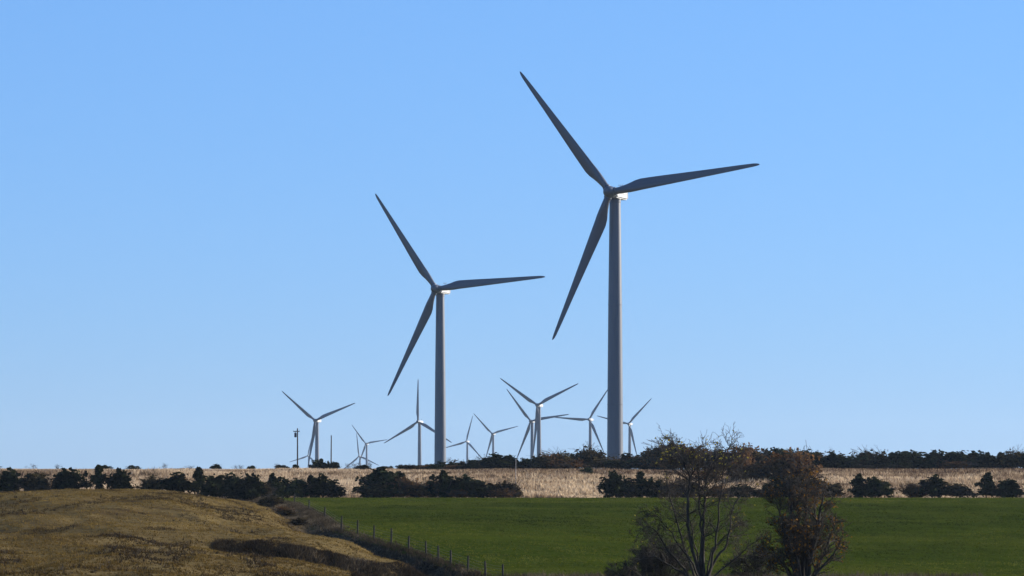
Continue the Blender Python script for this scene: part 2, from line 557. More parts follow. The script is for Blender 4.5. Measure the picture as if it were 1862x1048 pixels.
def blade_geo():
    rs = np.array([1.1, 1.8, 2.6, 3.4, 4.4, 5.6, 7.0, 8.6, 10.5, 13, 16, 20, 24, 28, 32, 35.5, 38, 39.6, 40.6, 41.1, 41.25])
    ch = np.interp(rs, [1.1, 2.6, 4.4, 7, 8.8, 13, 20, 28, 35.5, 39.6, 40.6, 41.1, 41.25], [1.75, 1.78, 2.2, 3.0, 3.15, 2.85, 2.3, 1.7, 1.2, .85, .6, .3, .06])
    rel = np.interp(rs, [1.1, 2.6, 4.4, 7, 10.5, 20, 41.25], [1, 1, .72, .42, .32, .22, .14])
    circ = np.interp(rs, [1.1, 2.6, 6.5], [1, 1, 0])
    tw = np.interp(rs, [2, 8, 16, 28, 41], [16, 13, 7, 3, 0])
    pa = np.interp(rs, [1.1, 2.6, 8, 41], [.5, .5, .30, .32])
    n = 20; V = []; Fc = []
    for r, c, t, ci, a, p in zip(rs, ch, rel, circ, tw, pa):
        for k in range(n):
            th = 2 * math.pi * k / n
            cx = (1 - math.cos(th)) / 2            # 0 leading edge, 1 trailing edge
            yt = 5 * t * (.2969 * math.sqrt(max(cx, 0)) - .126 * cx - .3516 * cx ** 2 + .2843 * cx ** 3 - .1036 * cx ** 4)
            s = 1 if math.sin(th) >= 0 else -1
            ya = s * yt * (1.15 if s > 0 else .85)
            yc = .5 * math.sin(th)
            X = (p - cx) * c
            Yy = (ya * (1 - ci) + yc * ci) * c
            ca, sa = math.cos(R(a)), math.sin(R(a))
            bend = -.4 * (r / 41.25) ** 2          # slight pre-bend upwind
            V.append((X * ca + Yy * sa, -X * sa + Yy * ca + bend, r))
    m = len(rs)
    for i in range(m - 1):
        for k in range(n):
            a, b = i * n + k, i * n + (k + 1) % n
            Fc.append((a, b, b + n, a + n))
    Fc.append(tuple(range((m - 1) * n, m * n)))
    return V, Fc


import bmesh


def box_mesh(name, mat, boxes, bevel=0.0, seg=2):
    bm = bmesh.new()
    for (x0, x1, y0, y1, z0, z1) in boxes:
        vs = [bm.verts.new(p) for p in ((x0, y0, z0), (x1, y0, z0), (x1, y1, z0), (x0, y1, z0), (x0, y0, z1), (x1, y0, z1), (x1, y1, z1), (x0, y1, z1))]
        for f in ((3, 2, 1, 0), (4, 5, 6, 7), (0, 1, 5, 4), (1, 2, 6, 5), (2, 3, 7, 6), (3, 0, 4, 7)):
            bm.faces.new([vs[i] for i in f])
    if bevel:
        bmesh.ops.bevel(bm, geom=list(bm.edges), offset=bevel, segments=seg, affect='EDGES')
    me = bpy.data.meshes.new(name)
    bm.to_mesh(me); bm.free()
    me.materials.append(mat)
    return me


def auto_smooth(me, deg=40):
    me.polygons.foreach_set('use_smooth', [True] * len(me.polygons))
    try: me.set_sharp_from_angle(angle=R(deg))
    except Exception: pass
    return me


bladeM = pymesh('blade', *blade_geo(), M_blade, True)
bladeM.update()
# fix normals
def fix(me):
    bm = bmesh.new(); bm.from_mesh(me); bmesh.ops.recalc_face_normals(bm, faces=bm.faces); bm.to_mesh(me); bm.free(); return me
fix(bladeM)
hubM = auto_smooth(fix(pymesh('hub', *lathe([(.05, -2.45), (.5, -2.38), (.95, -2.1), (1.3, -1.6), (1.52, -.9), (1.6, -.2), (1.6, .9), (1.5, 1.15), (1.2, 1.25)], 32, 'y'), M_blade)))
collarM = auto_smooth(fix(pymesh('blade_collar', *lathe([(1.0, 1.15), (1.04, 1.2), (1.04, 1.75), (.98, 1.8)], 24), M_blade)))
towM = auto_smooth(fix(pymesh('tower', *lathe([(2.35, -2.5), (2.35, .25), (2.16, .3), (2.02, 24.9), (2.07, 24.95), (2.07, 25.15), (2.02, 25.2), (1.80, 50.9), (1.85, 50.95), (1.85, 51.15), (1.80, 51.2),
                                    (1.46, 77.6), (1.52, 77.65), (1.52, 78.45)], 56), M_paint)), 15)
nacV = box_mesh('nacelle', M_nac, [(-1.6, 1.6, -2.15, 5.7, -1.32, 1.4)], .32, 4)
for v in nacV.vertices:                     # nose and tail taper, flat keel
    if v.co.y > 4.7 and v.co.z > 0: v.co.z -= .35
    if v.co.y < -1: v.co.x *= .86; v.co.z *= .92
auto_smooth(nacV, 35)
seamM = box_mesh('panel_seam', M_dark, [(1.602, 1.615, -1.4, 5.3, -.02, .02), (1.602, 1.615, 2.2, 2.24, -1.1, 1.1), (1.602, 1.615, 4.6, 4.64, -1.1, 1.1)])
ventM = box_mesh('cooling_vent', M_dark, [(1.602, 1.625, 4.75, 5.3, -.9 + .3 * k, -.75 + .3 * k) for k in range(5)])
mastM = box_mesh('wind_sensor', M_dark, [(-.04, .04, 4.2, 4.28, 1.3, 2.75), (-.5, .5, 4.2, 4.26, 2.35, 2.42), (-.56, -.44, 4.15, 4.3, 2.42, 2.7), (.44, .56, 4.15, 4.3, 2.42, 2.7)])
doorM = box_mesh('tower_door', M_dark, [(-.45, .45, -2.24, -2.0, .6, 2.7)], .03, 1)
yawM = auto_smooth(fix(pymesh('yaw_ring', *lathe([(1.62, 78.4), (1.62, 78.66)], 48), M_dark)))

TLAB = ['largest wind turbine, thick tower rising out of the brown ridge shrubs',
        'second largest wind turbine, slim tower rising behind low ridge scrub',
        'far wind turbine with two blades raised in a V beside the utility pole',
        'far wind turbine with one blade straight up next to the second largest tower',
        'distant turbine, largest of the far ones, two blades raised in a wide V',
        'far turbine overlapped by the V-bladed one, one blade nearly level behind its tower',
        'far turbine with one level blade and one pointing at the largest tower',
        'far turbine partly hidden by the largest tower, one blade rising steeply beside it',
        'small far turbine above the evergreens, one blade tip touching its neighbour\'s tip',
        'small far turbine with one near vertical blade meeting its neighbour\'s blade tip',
        'small faint turbine with one nearly level blade, overlapping an even lower one',
        'faint turbine low on the ridge line, three blades crossing its taller neighbour',
        'faintest turbine, only its top showing behind the utility pole']
for i, (H, base, D, ph) in enumerate(SITES):
    root = link('wind_turbine', None, None, tuple(base))
    root.rotation_euler = (0, 0, -YAW)
    tag(root, TLAB[i], 'wind turbine', 'wind turbines on and beyond the ridge')
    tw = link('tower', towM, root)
    d = link('door', doorM, tw)
    link('yaw_ring', yawM, tw)
    top = Vector((0, 0, HUBH))
    tilt = R(-1.5)
    nc = link('nacelle', nacV, root, top)
    if i < 2:
        link('panel_seam', seamM, nc); link('cooling_vent', ventM, nc)
    link('wind_sensor', mastM, nc)
    hpos = Vector((0, -OVER * math.cos(tilt), HUBH - OVER * math.sin(tilt)))
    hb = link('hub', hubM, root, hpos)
    hb.rotation_euler = (tilt, 0, 0)
    for k in range(3):
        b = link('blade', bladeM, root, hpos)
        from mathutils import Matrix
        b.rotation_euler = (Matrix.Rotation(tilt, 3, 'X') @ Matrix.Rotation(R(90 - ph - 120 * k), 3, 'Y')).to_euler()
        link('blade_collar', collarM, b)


# ------------------------------------------------------------------ tubes, branches
class Tubes:
    def __init__(s): s.V = []; s.F = []; s.n = 0

    def add(s, pts, rad, sides=5):
        pts = np.asarray(pts, float); m = len(pts)
        t = np.gradient(pts, axis=0)
        t /= np.linalg.norm(t, axis=1)[:, None] + 1e-9
        ref = np.array([0.31, .95, .05]) if abs(t[0, 2]) > .8 else np.array([0, 0, 1.])
        a = np.cross(t, ref); a /= np.linalg.norm(a, axis=1)[:, None] + 1e-9
        b = np.cross(t, a)
        ang = np.arange(sides) * 2 * np.pi / sides
        ring = pts[:, None] + (a[:, None] * np.cos(ang)[None, :, None] + b[:, None] * np.sin(ang)[None, :, None]) * np.asarray(rad)[:, None, None]
        s.V.append(ring.reshape(-1, 3))
        i, k = np.meshgrid(np.arange(m - 1), np.arange(sides), indexing='ij')
        k2 = (k + 1) % sides
        f = np.stack([i * sides + k, i * sides + k2, (i + 1) * sides + k2, (i + 1) * sides + k], -1).reshape(-1, 4) + s.n
        s.F.append(f); s.n += m * sides

    def mesh(s, name, mat):
        return npmesh(name, np.concatenate(s.V), np.concatenate(s.F), mat, True)


def leaf_cloud(name, pts, size, mat, shade=None, elong=1.6):
    n = len(pts)
    a = rng.normal(0, 1, (n, 3)); a /= np.linalg.norm(a, axis=1)[:, None]
    b = rng.normal(0, 1, (n, 3)); b = np.cross(a, b); b /= np.linalg.norm(b, axis=1)[:, None]
    sz = np.broadcast_to(size, (n,)) * rng.uniform(.6, 1.4, n)
    a = a * (sz * elong / 2)[:, None]; b = b * (sz / 2)[:, None]
    V = np.stack([pts - a, pts + b, pts + a, pts - b], 1).reshape(-1, 3)
    if shade is None: shade = rng.random(n)
    return npmesh(name, V, np.arange(4 * n).reshape(-1, 4), mat, False, np.repeat(shade, 4))


def grow(p, d, L, r, depth, out, tips, wander=.28, up=.05, nsub=(3, 5), rr=.55, spread=.7, segs=6):
    """one curved branch and its side branches; out: list of (pts, rad, depth)"""
    pts = [np.array(p, float)]
    d = np.array(d, float); d /= np.linalg.norm(d)
    for k in range(segs):
        d = d + rng.normal(0, wander, 3) * .5 + np.array([0, 0, up])
        d /= np.linalg.norm(d)
        pts.append(pts[-1] + d * L / segs)
    pts = np.array(pts)
    rad = r * np.linspace(1, .35 if depth else .25, len(pts))
    out.append((pts, rad, depth))
    if depth == 0:
        tips.append(pts[-1]); tips.append(pts[len(pts) // 2])
        return
    for _ in range(rng.integers(nsub[0], nsub[1] + 1)):
        t = rng.uniform(.25, 1.0)
        i = min(int(t * segs), segs - 1)
        q = pts[i] + (pts[i + 1] - pts[i]) * (t * segs - i)
        dd = pts[i + 1] - pts[i]; dd /= np.linalg.norm(dd)
        side = rng.normal(0, 1, 3); side -= dd * side.dot(dd); side /= np.linalg.norm(side)
        nd = dd * math.cos(spread * rng.uniform(.6, 1.3)) + side * math.sin(spread * rng.uniform(.6, 1.3))
        grow(q, nd, L * rng.uniform(.42, .68), rad[i] * rr * rng.uniform(.8, 1.1), depth - 1, out, tips, wander, up, nsub, rr, spread, max(3, segs - 1))


# ------------------------------------------------------------------ bushes and cedars (each kind built, then copied)
def cedar_crown(h, wd, n, seed):
    """ragged sprays round a leaning leader, some with a second top"""
    r = np.random.default_rng(seed)
    P = []
    m = 34
    lean = r.normal(0, .06, 2) * h
    tops = [(0, 0, 1.0)] + [(r.normal(0, .22) * wd, r.normal(0, .22) * wd, r.uniform(.6, .85)) for _ in range(r.integers(1, 3))]
    for k in range(m):
        ox, oy, hs = tops[0] if r.random() < .62 else tops[r.integers(len(tops))]
        t = r.random() ** .85
        env = (.6 + t / .15 * .4) if t < .15 else (1 - (t - .15) / .85) ** .75
        a = r.uniform(0, 6.28); reach = wd / 2 * env * r.uniform(.45, 1.2)
        q = n // m
        f = r.random(q) ** .7
        sag = r.uniform(-.15, .22)
        w_ = .10 + .16 * env * r.uniform(.5, 1.4)
        P.append(np.stack([ox + lean[0] * t + math.cos(a) * reach * f + r.normal(0, w_, q), oy + lean[1] * t + math.sin(a) * reach * f + r.normal(0, w_, q),
                           h * hs * t * .93 + .15 + sag * f * reach + r.normal(0, w_ * .8, q)], 1))
    for (ox, oy, hs) in tops:
        q = 40; f = r.random(q)
        P.append(np.stack([ox + lean[0] + r.normal(0, .09, q) * (1.3 - f), oy + lean[1] + r.normal(0, .09, q) * (1.3 - f), h * hs * (.82 + .18 * f)], 1))
    P = np.concatenate(P)
    P[:, 2] = np.maximum(P[:, 2], r.uniform(.02, .3, len(P)))
    return P, np.clip(r.normal(.5, .25, len(P)), 0, 1)


def bush_crown(h, wd, n, seed, loose=.12):
    """upright and outward sprays of uneven reach, with gaps between them"""
    r = np.random.default_rng(seed)
    P = []
    m = 30
    lobe = r.uniform(0, 6.28, 2)
    for k in range(m):
        a = r.uniform(0, 6.28)
        el = r.uniform(.05, 1.0)
        side = .8 + .25 * math.cos(a - lobe[0]) + .15 * math.cos(2 * a - lobe[1])
        reach = r.uniform(.5, 1.12)
        tip = np.array([math.cos(a) * wd * .46 * side * math.cos(el * 1.35) * reach, math.sin(a) * wd * .46 * side * math.cos(el * 1.35) * reach, h * (.2 + .76 * math.sin(el * 1.5) * reach)])
        st = np.array([r.normal(0, .1) * wd, r.normal(0, .1) * wd, h * r.uniform(.08, .4)])
        q = n // m
        f = r.random(q)[:, None] ** .6
        w_ = r.uniform(.10, .22) * (1 + loose)
        P.append(st + (tip - st) * f + r.normal(0, 1, (q, 3)) * w_ * np.array([1, 1, .9]))
    P = np.concatenate(P)
    P[:, 2] = np.maximum(P[:, 2], r.uniform(.02, .3, len(P)))
    return P, np.clip(r.normal(.5, .25, len(P)), 0, 1)


def stem_mesh(name, h, n, spread, rad, seed, twigs=0, mat=M_trunk):
    global rng
    keep = rng; rng = np.random.default_rng(seed)
    T = Tubes(); out = []; tips = []
    for k in range(n):
        a = rng.uniform(0, 6.28); s = rng.uniform(0, spread)
        d = np.array([math.cos(a) * s, math.sin(a) * s, 1.])
        grow(np.array([math.cos(a) * .12, math.sin(a) * .12, -.25]) * (n > 1) + np.array([0, 0, -.2]) * (n == 1), d, h * rng.uniform(.75, 1.0), rad, 2 if twigs else 1, out, tips, .3, .04, (3, 5), .5, .75, 5)
    for p, r, dp in out: T.add(p, np.maximum(r, .012), 4)
    me = T.mesh(name, mat)
    rng = keep
    return me, np.array(tips)


KINDS = {}
def kind(key, name, crown, trunk, ref_h, ref_w):
    c = np.empty(len(crown.vertices) * 3); crown.vertices.foreach_get('co', c); c = c.reshape(-1, 3)
    ref_h = np.quantile(c[:, 2], .99); ref_w = (np.quantile(c[:, 0], .985) - np.quantile(c[:, 0], .015) + np.quantile(c[:, 1], .985) - np.quantile(c[:, 1], .015)) / 2
    KINDS.setdefault(key, []).append((name, crown, trunk, ref_h, ref_w))

for s in range(4):
    p, sh = cedar_crown(3.6, 2.6 + .2 * s, 1900, 20 + s)
    kind('cedar', 'cedar_tree', leaf_cloud('crown', p, .24, M_cedar, sh), stem_mesh('trunk', 3.0, 1, .1, .09, 60 + s)[0], 3.7, 2.6)
for s in range(6):
    p, sh = bush_crown(2.6, 3.4, 1900, 30 + s)
    kind('ever', 'evergreen_bush', leaf_cloud('crown', p, .24, M_cedar, sh), stem_mesh('trunk', 1.8, 4, .7, .05, 70 + s)[0], 2.6, 3.4)
for s in range(3):
    p, sh = bush_crown(2.6, 3.2, 1500, 40 + s, .2)
    kind('scrub', 'scrub_bush', leaf_cloud('crown', p, .20, M_scrub, sh), stem_mesh('trunk', 2.3, 6, .8, .04, 80 + s, 1)[0], 2.6, 3.2)
for s in range(3):
    p, sh = bush_crown(2.4, 3.0, 1000, 50 + s, .25)
    kind('rust', 'rusty_shrub', leaf_cloud('crown', p, .17, M_rust, sh), stem_mesh('trunk', 2.2, 6, .9, .04, 90 + s, 1)[0], 2.4, 3.0)
for s in range(2):
    me, tips = stem_mesh('trunk', 2.2, 7, .55, .03, 100 + s, 1)
    p = tips[np.random.default_rng(s).integers(0, len(tips), 160)] + np.random.default_rng(s + 9).normal(0, .08, (160, 3))
    kind('bare', 'leafless_shrub', leaf_cloud('crown', p, .10, M_scrub), me, 2.6, 2.2)

brng = np.random.default_rng(77)


def bush(key, px, Yd, top, width, label, group, cat='bush', var=None, dz=0):
    """a bush standing on the ground in column px at distance Yd; top = row of its tip, width in pixels"""
    g = at(px, Yd)
    sc = Yd / F
    h = max((HY - top) * sc - g[2], .5)
    wd = width * sc
    ks = KINDS[key]
    nm, crown, trunk, rh, rw = ks[brng.integers(len(ks)) if var is None else var % len(ks)]
    r = link(nm, None, None, (g[0], g[1], g[2] - .05 + dz))
    r.rotation_euler = (0, 0, brng.uniform(0, 6.28))
    r.scale = (wd / rw, wd / rw, h / rh)
    tag(r, label, cat, group)
    link('trunk', trunk, r); link('crown', crown, r)
    return r


# hedge along the far edge of the green field
GH = 'hedge along the far edge of the green field'
L_cedar = 'dark pointed cedar in the hedge behind the green field'
L_ever = 'dark rounded evergreen bush in the hedge behind the green field'
L_scrub = 'dull brown green scrub bush in the hedge behind the green field'
L_rust = 'rust brown thin shrub in the hedge behind the green field'
hedge = [('ever', 422, 494, 866, 44), ('ever', 452, 492, 868, 46), ('ever', 440, 497, 872, 50), ('scrub', 478, 497, 878, 34), ('cedar', 497, 499, 861, 26), ('ever', 512, 503, 873, 38),
         ('ever', 538, 504, 874, 50), ('scrub', 556, 505, 880, 40), ('cedar', 566, 507, 864, 26), ('ever', 585, 505, 867, 48), ('scrub', 604, 506, 882, 40),
         ('ever', 676, 506, 868, 40), ('ever', 706, 505, 864, 54), ('scrub', 690, 504, 878, 52), ('rust', 724, 505, 869, 40), ('rust', 746, 506, 874, 40), ('rust', 766, 505, 880, 38),
         ('rust', 786, 506, 876, 36), ('scrub', 756, 507, 884, 44), ('cedar', 808, 505, 856, 36), ('ever', 826, 506, 872, 40), ('ever', 848, 505, 868, 46), ('ever', 868, 504, 876, 42), ('rust', 835, 503, 890, 40),
         ('scrub', 902, 506, 880, 40), ('scrub', 926, 506, 878, 36), ('rust', 914, 504, 888, 40), ('scrub', 938, 505, 889, 26),
         ('ever', 1117, 505, 862, 40), ('ever', 1140, 506, 874, 46), ('scrub', 1150, 505, 880, 40), ('cedar', 1166, 507, 858, 34), ('ever', 1185, 505, 876, 40),
         ('scrub', 1206, 506, 874, 44), ('rust', 1228, 505, 880, 44), ('scrub', 1252, 506, 876, 46), ('ever', 1278, 506, 886, 44), ('rust', 1300, 505, 882, 40), ('scrub', 1326, 506, 888, 40),
         ('ever', 1352, 505, 884, 44), ('scrub', 1385, 506, 890, 30), ('ever', 1412, 505, 870, 46), ('scrub', 1440, 506, 866, 48),
         ('ever', 1478, 506, 872, 46), ('scrub', 1510, 505, 880, 44), ('cedar', 1560, 507, 862, 34), ('ever', 1592, 505, 872, 46), ('rust', 1660, 505, 880, 40), ('ever', 1700, 506, 868, 48),
         ('ever', 1900, 506, 870, 46), ('rust', 1955, 505, 878, 42), ('scrub', 2010, 506, 874, 44), ('cedar', 2075, 506, 860, 34), ('ever', 2120, 505, 872, 46), ('ever', -60, 485, 860, 50), ('scrub', -130, 485, 864, 44), ('cedar', -190, 485, 848, 34), ('scrub', 1742, 506, 880, 44), ('cedar', 1795, 506, 860, 34), ('ever', 1835, 505, 874, 48),
         ('ever', 392, 490, 866, 46), ('cedar', 362, 488, 850, 34), ('ever', 322, 486, 862, 48), ('scrub', 280, 486, 866, 44), ('ever', 215, 485, 858, 50), ('cedar', 178, 485, 846, 34),
         ('ever', 120, 485, 858, 50), ('scrub', 70, 485, 862, 44), ('ever', 20, 485, 858, 50)]
def hedge_place(px):
    for lim, t in ((400, 'in the hedge behind the tan pasture hill'), (525, 'in the hedge where the pasture meets the fence row'), (630, 'in the hedge stretch below the utility pole'), (700, 'against the tall cedar beside the hedge gap'),
                   (795, 'between the two tallest cedars of the field hedge'), (890, 'in the field hedge below the second largest turbine'), (950, 'at the end of the hedge beside the thin pale pole'),
                   (1195, 'in the field hedge below the largest turbine'), (1395, 'in the hedge seen through the bare tree'), (1460, 'in the hedge behind the tangled tree')):
        if px < lim: return t
    return 'in the hedge on the far side of the tangled tree'


for k, px, Yd, top, wd in hedge:
    bush(k, px, Yd, top, wd * 1.0, {'cedar': 'dark pointed cedar ', 'ever': 'dark rounded evergreen bush ', 'scrub': 'dull brown scrub bush ', 'rust': 'thin rust brown shrub '}[k] + hedge_place(px), GH, 'tree' if k == 'cedar' else 'bush')
for px, top, wd in ((468, 872, 22), (548, 866, 20), (612, 878, 24), (732, 860, 26), (775, 864, 26), (792, 866, 22), (892, 872, 24), (932, 870, 20), (1104, 868, 18), (1200, 862, 30), (1240, 866, 30), (1316, 870, 26), (1398, 872, 24)):
    bush('bare', px, 506 + brng.uniform(-2, 3), top, wd, 'leafless twiggy shrub ' + hedge_place(px), GH)
bush('cedar', 690, 507, 850, 62, 'big broad cedar beside the gap in the field hedge, tallest of the hedge', GH, 'tree', 1)

# scrub along the crest of the ridge
GR = 'scrub along the ridge crest'
LR = {'cedar': 'small dark cedar on the ridge crest ', 'ever': 'dark evergreen bush on the ridge crest ',
      'scrub': 'dull brown scrub bush on the ridge crest ', 'rust': 'rust brown shrub on the ridge crest ', 'bare': 'leafless twiggy shrub on the ridge crest '}


def ridge_place(px):
    for lim, t in ((400, 'behind the tan pasture hill'), (530, 'on the open side of the utility pole'), (600, 'between the two dark poles'), (622, 'at the foot of the plain pole'), (735, 'below the faint small turbines'), (785, 'below the turbine with one upright blade'),
                   (812, 'at the second largest tower'), (860, 'below the turbine with a near vertical blade'), (935, 'below the small far turbine'), (1000, 'below the two overlapping turbines'), (1100, 'below the turbine with a level blade'),
                   (1140, 'in front of the largest tower'), (1180, 'beside the largest tower'), (1375, 'behind the bare tree'), (1460, 'above the tangled tree')):
        if px < lim: return t
    return 'on the far side of the tangled tree'


ridge = [('bare', 428, 845, 14), ('bare', 437, 845, 12), ('ever', 458, 847, 14), ('bare', 503, 842, 12), ('ever', 512, 846, 22), ('ever', 537, 845, 12), ('ever', 576, 837, 20), ('cedar', 585, 834, 18), ('ever', 592, 843, 22),
         ('ever', 607, 841, 24), ('bare', 634, 842, 16), ('bare', 648, 841, 18), ('ever', 661, 846, 24), ('bare', 672, 838, 20), ('ever', 700, 848, 14), ('cedar', 712, 847, 9), ('ever', 729, 846, 12), ('cedar', 727, 845, 8)]
top_pts = [(735, 846), (760, 843), (790, 843), (815, 840), (835, 838), (850, 841), (870, 838), (890, 834), (915, 828), (935, 832), (948, 840), (960, 836), (985, 830), (1005, 830), (1020, 825), (1045, 828),
           (1060, 822), (1080, 822), (1095, 828), (1110, 829), (1135, 832), (1150, 828), (1165, 834), (1178, 830), (1195, 820), (1215, 812), (1240, 814), (1270, 820), (1300, 818), (1330, 818), (1350, 814), (1370, 822),
           (1385, 829), (1410, 824), (1440, 822), (1500, 826), (1560, 830), (1640, 824), (1720, 832), (1800, 826), (1870, 830)]
tx = [p[0] for p in top_pts]; ty = [p[1] for p in top_pts]
px = 742.0
while px < 2160:
    t = np.interp(px, tx, ty)
    if px < 850: ks = ['ever', 'ever', 'cedar', 'scrub', 'ever']
    elif px < 950: ks = ['ever', 'ever', 'cedar', 'ever', 'scrub']
    elif px < 1180: ks = ['rust', 'scrub', 'ever', 'rust', 'scrub', 'cedar']
    elif px < 1380: ks = ['rust', 'scrub', 'scrub', 'rust', 'bare', 'ever']
    else: ks = ['ever', 'ever', 'scrub', 'cedar']
    k = ks[brng.integers(len(ks))]
    hpx = 856 - t
    wpx = {'cedar': .8, 'ever': 1.5, 'scrub': 1.4, 'rust': 1.3, 'bare': 1.1}[k] * max(hpx, 13) * brng.uniform(.85, 1.2)
    ridge.append((k, px, t + brng.uniform(-5, 6) - 3 * (px > 1180), wpx))
    if brng.random() < (1.0 if px < 1000 else .6): ridge.append((('scrub', 'rust', 'ever')[brng.integers(3)], px + brng.uniform(-6, 6), min(t + 8, 846), max(wpx * 1.2, 26)))
    px += max(7, wpx * .5)
for px in (-260, -190, -120, -60, -10, 60, 105, 190, 240, 300, 345, 392):
    ridge.append((('ever', 'cedar', 'bare')[brng.integers(3)], px, 845 + brng.uniform(-4, 2), 20))
for k, px, top, wd in ridge:
    bush(k, px, 703 + brng.uniform(-7, 6), top, wd, LR[k] + ridge_place(px), GR, 'tree' if k == 'cedar' else 'bush')
# two tall leafless shrubs sticking out of the evergreen line
for px, top, wd in ((820, 832, 24), (874, 826, 22), (1022, 822, 22)):
    bush('bare', px, 706, top, wd, 'tall leafless shrub standing above the evergreen line on the ridge crest', GR)
for k, u0, Yd, h, wd in (('scrub', -4.2, 452, 1.5, 3.0), ('rust', -3.2, 428, 1.0, 2.2), ('scrub', -3.8, 405, .9, 2.2), ('bare', -2.6, 390, 1.2, 1.6), ('scrub', -3.4, 374, .8, 2.0), ('bare', -3.0, 356, 1.0, 1.4), ('scrub', -2.8, 322, .9, 2.2), ('bare', -2.4, 314, 1.3, 1.6), ('scrub', -3.2, 306, .9, 2.4)):
    xx = float(xf(Yd)) + u0
    zz = H1(xx, Yd)
    bush(k, CX + xx * F / Yd, Yd, HY - (zz + h) * F / Yd, wd * F / Yd, {'scrub': 'low dull brown bush in the weeds', 'rust': 'low rusty shrub in the weeds', 'bare': 'spindly leafless shrub in the weeds'}[k] + (' of the dark ditch beside the fence' if Yd < 350 else ' of the fence row above the ditch'), 'shrubs in the weedy fence row')
bush('ever', 1068, 640, 851, 24, 'lone round dark bush in the dry grass below the ridge crest', None, var=1)
bush('cedar', 1118, 560, 860, 22, 'small cedar in dry grass just behind the field hedge', None, 'tree')
# thicket on the right of the ridge
for px, top, wd, k in ((1195, 818, 44, 'rust'), (1222, 809, 56, 'scrub'), (1250, 815, 50, 'rust'), (1300, 818, 50, 'scrub'), (1352, 811, 46, 'rust'), (1366, 822, 40, 'scrub'), (1330, 822, 44, 'rust')):
    bush(k, px, 690 + brng.uniform(-6, 6), top, wd, 'tall brown thicket shrub on the ridge behind the bare foreground tree', 'thicket on the ridge')
for px, top, wd in ((1290, 856, 50), (1345, 838, 50), (1385, 846, 54), (1420, 826, 56), (1450, 822, 60)):
    bush('rust', px, 575, top, wd, 'tall rusty shrub on the dry slope between hedge and ridge', 'rusty shrubs on the dry slope')


# ------------------------------------------------------------------ poles
def tube_mesh(name, pts, rad, mat, sides=10):
    T = Tubes(); T.add(pts, rad, sides)
    me = T.mesh(name, mat)
    return me


def rod(name, pts, r0, r1, mat, parent=None, sides=10):
    pts = np.array(pts, float)
    o = link(name, tube_mesh(name, pts, np.linspace(r0, r1, len(pts)), mat, sides), parent)
    return o


g = at(541, 708)
up = link('utility_pole', None, None, tuple(g))
tag(up, 'dark wooden utility pole with crossarm and transformer on the ridge crest', 'utility pole')
ph_ = (HY - 779) / F * 708 - g[2]
rod('pole', [(0, 0, -.6), (0, 0, ph_ / 2), (.0, 0, ph_)], .17, .12, M_pole, up)
link('crossarm', box_mesh('crossarm', M_pole, [(-.85, .45, -.2, -.1, ph_ - .75, ph_ - .6)], .01, 1), up)
tr = link('transformer', auto_smooth(fix(pymesh('transformer', *lathe([(.05, .95), (.2, .93), (.24, .86), (.24, .08), (.2, 0)], 16), M_dark))), up, (-.42, -.05, ph_ - 1.85))
link('bushing', auto_smooth(fix(pymesh('bushing', *lathe([(.06, .9), (.03, 1.0), (.06, 1.05), (.03, 1.2)], 8), M_dark))), tr)
for xx in (-.75, -.3, .35):
    link('insulator', auto_smooth(fix(pymesh('insulator', *lathe([(.03, 0), (.06, .08), (.03, .12), (.06, .18), (.02, .24)], 8), M_dark))), up, (xx, -.15, ph_ - .6))
g = at(602, 735)
pl = link('bare_pole', None, None, tuple(g))
tag(pl, 'plain dark pole without crossarm behind the evergreen bushes on the ridge', 'pole')
h2 = (HY - 793) / F * 735 - g[2]
rod('shaft', [(0, 0, -.6), (.02, 0, h2 / 2), (.05, 0, h2)], .16, .11, M_pole, pl)
link('cap', auto_smooth(fix(pymesh('cap', *lathe([(.13, 0), (.13, .1), (.05, .16)], 10), M_dark))), pl, (.05, 0, h2 - .02))
M_pale = paint_mat('galvanised', (.34, .31, .28), .5)
g = at(938, 540)
mk = link('marker_pole', None, None, tuple(g))
tag(mk, 'thin pale metal pole standing in dry grass above the hedge', 'pole')
h3 = (HY - 836) / F * 540 - g[2]
rod('shaft', [(0, 0, -.4), (0, 0, h3)], .05, .045, M_pale, mk, 8)
link('cap', auto_smooth(fix(pymesh('cap', *lathe([(.06, 0), (.06, .06), (.02, .1)], 8), M_pale))), mk, (0, 0, h3 - .02))

# ------------------------------------------------------------------ fence
fe = link('wire_fence', None, None, (float(xf(300.)), 300., H1(float(xf(300.)), 300.)))
tag(fe, 'wire fence on thin dark posts between the green field and the ditch', 'fence')
fo = np.array(fe.location)
post_px = [(535, 470, 17), (562, 430, 18), (590, 385, 14), (621, 345, 27), (650, 340, 27), (681, 335, 26), (711, 330, 30), (742, 325, 26), (775, 320, 26), (798, 315.5, 24), (820, 311, 22), (852, 305.5, 26), (883, 300, 22), (905, 296, 22)]
ends = []
for px, Yd, hp in post_px:
    x = float(xf(Yd)); zg = H1(x, Yd)
    h = min(max(hp * Yd / F, 1.3), 1.6)
    lean = brng.normal(0, .05, 2)
    T = Tubes()
    T.add([(0, 0, -.4), (lean[0] * .5, lean[1] * .5, h * .5), (lean[0], lean[1], h)], [.095, .09, .085], 6)
    o = link('post', T.mesh('post', M_post), fe, (x - fo[0], Yd - fo[1], zg - fo[2]))
    ends.append((np.array([x - fo[0], Yd - fo[1], zg - fo[2]]), lean, h))
for fr in (.25, .5, .75, .95):
    pts = []
    for i, (b, l, h) in enumerate(ends):
        p = b + np.array([l[0] * fr, l[1] * fr, 1.15 * fr])
        if pts:
            pts.append((pts[-1] + p) / 2 - np.array([0, 0, .04]))
        pts.append(p)
    T = Tubes(); T.add(pts, np.full(len(pts), .007), 4)
    link('wire', T.mesh('wire', M_wire), fe)


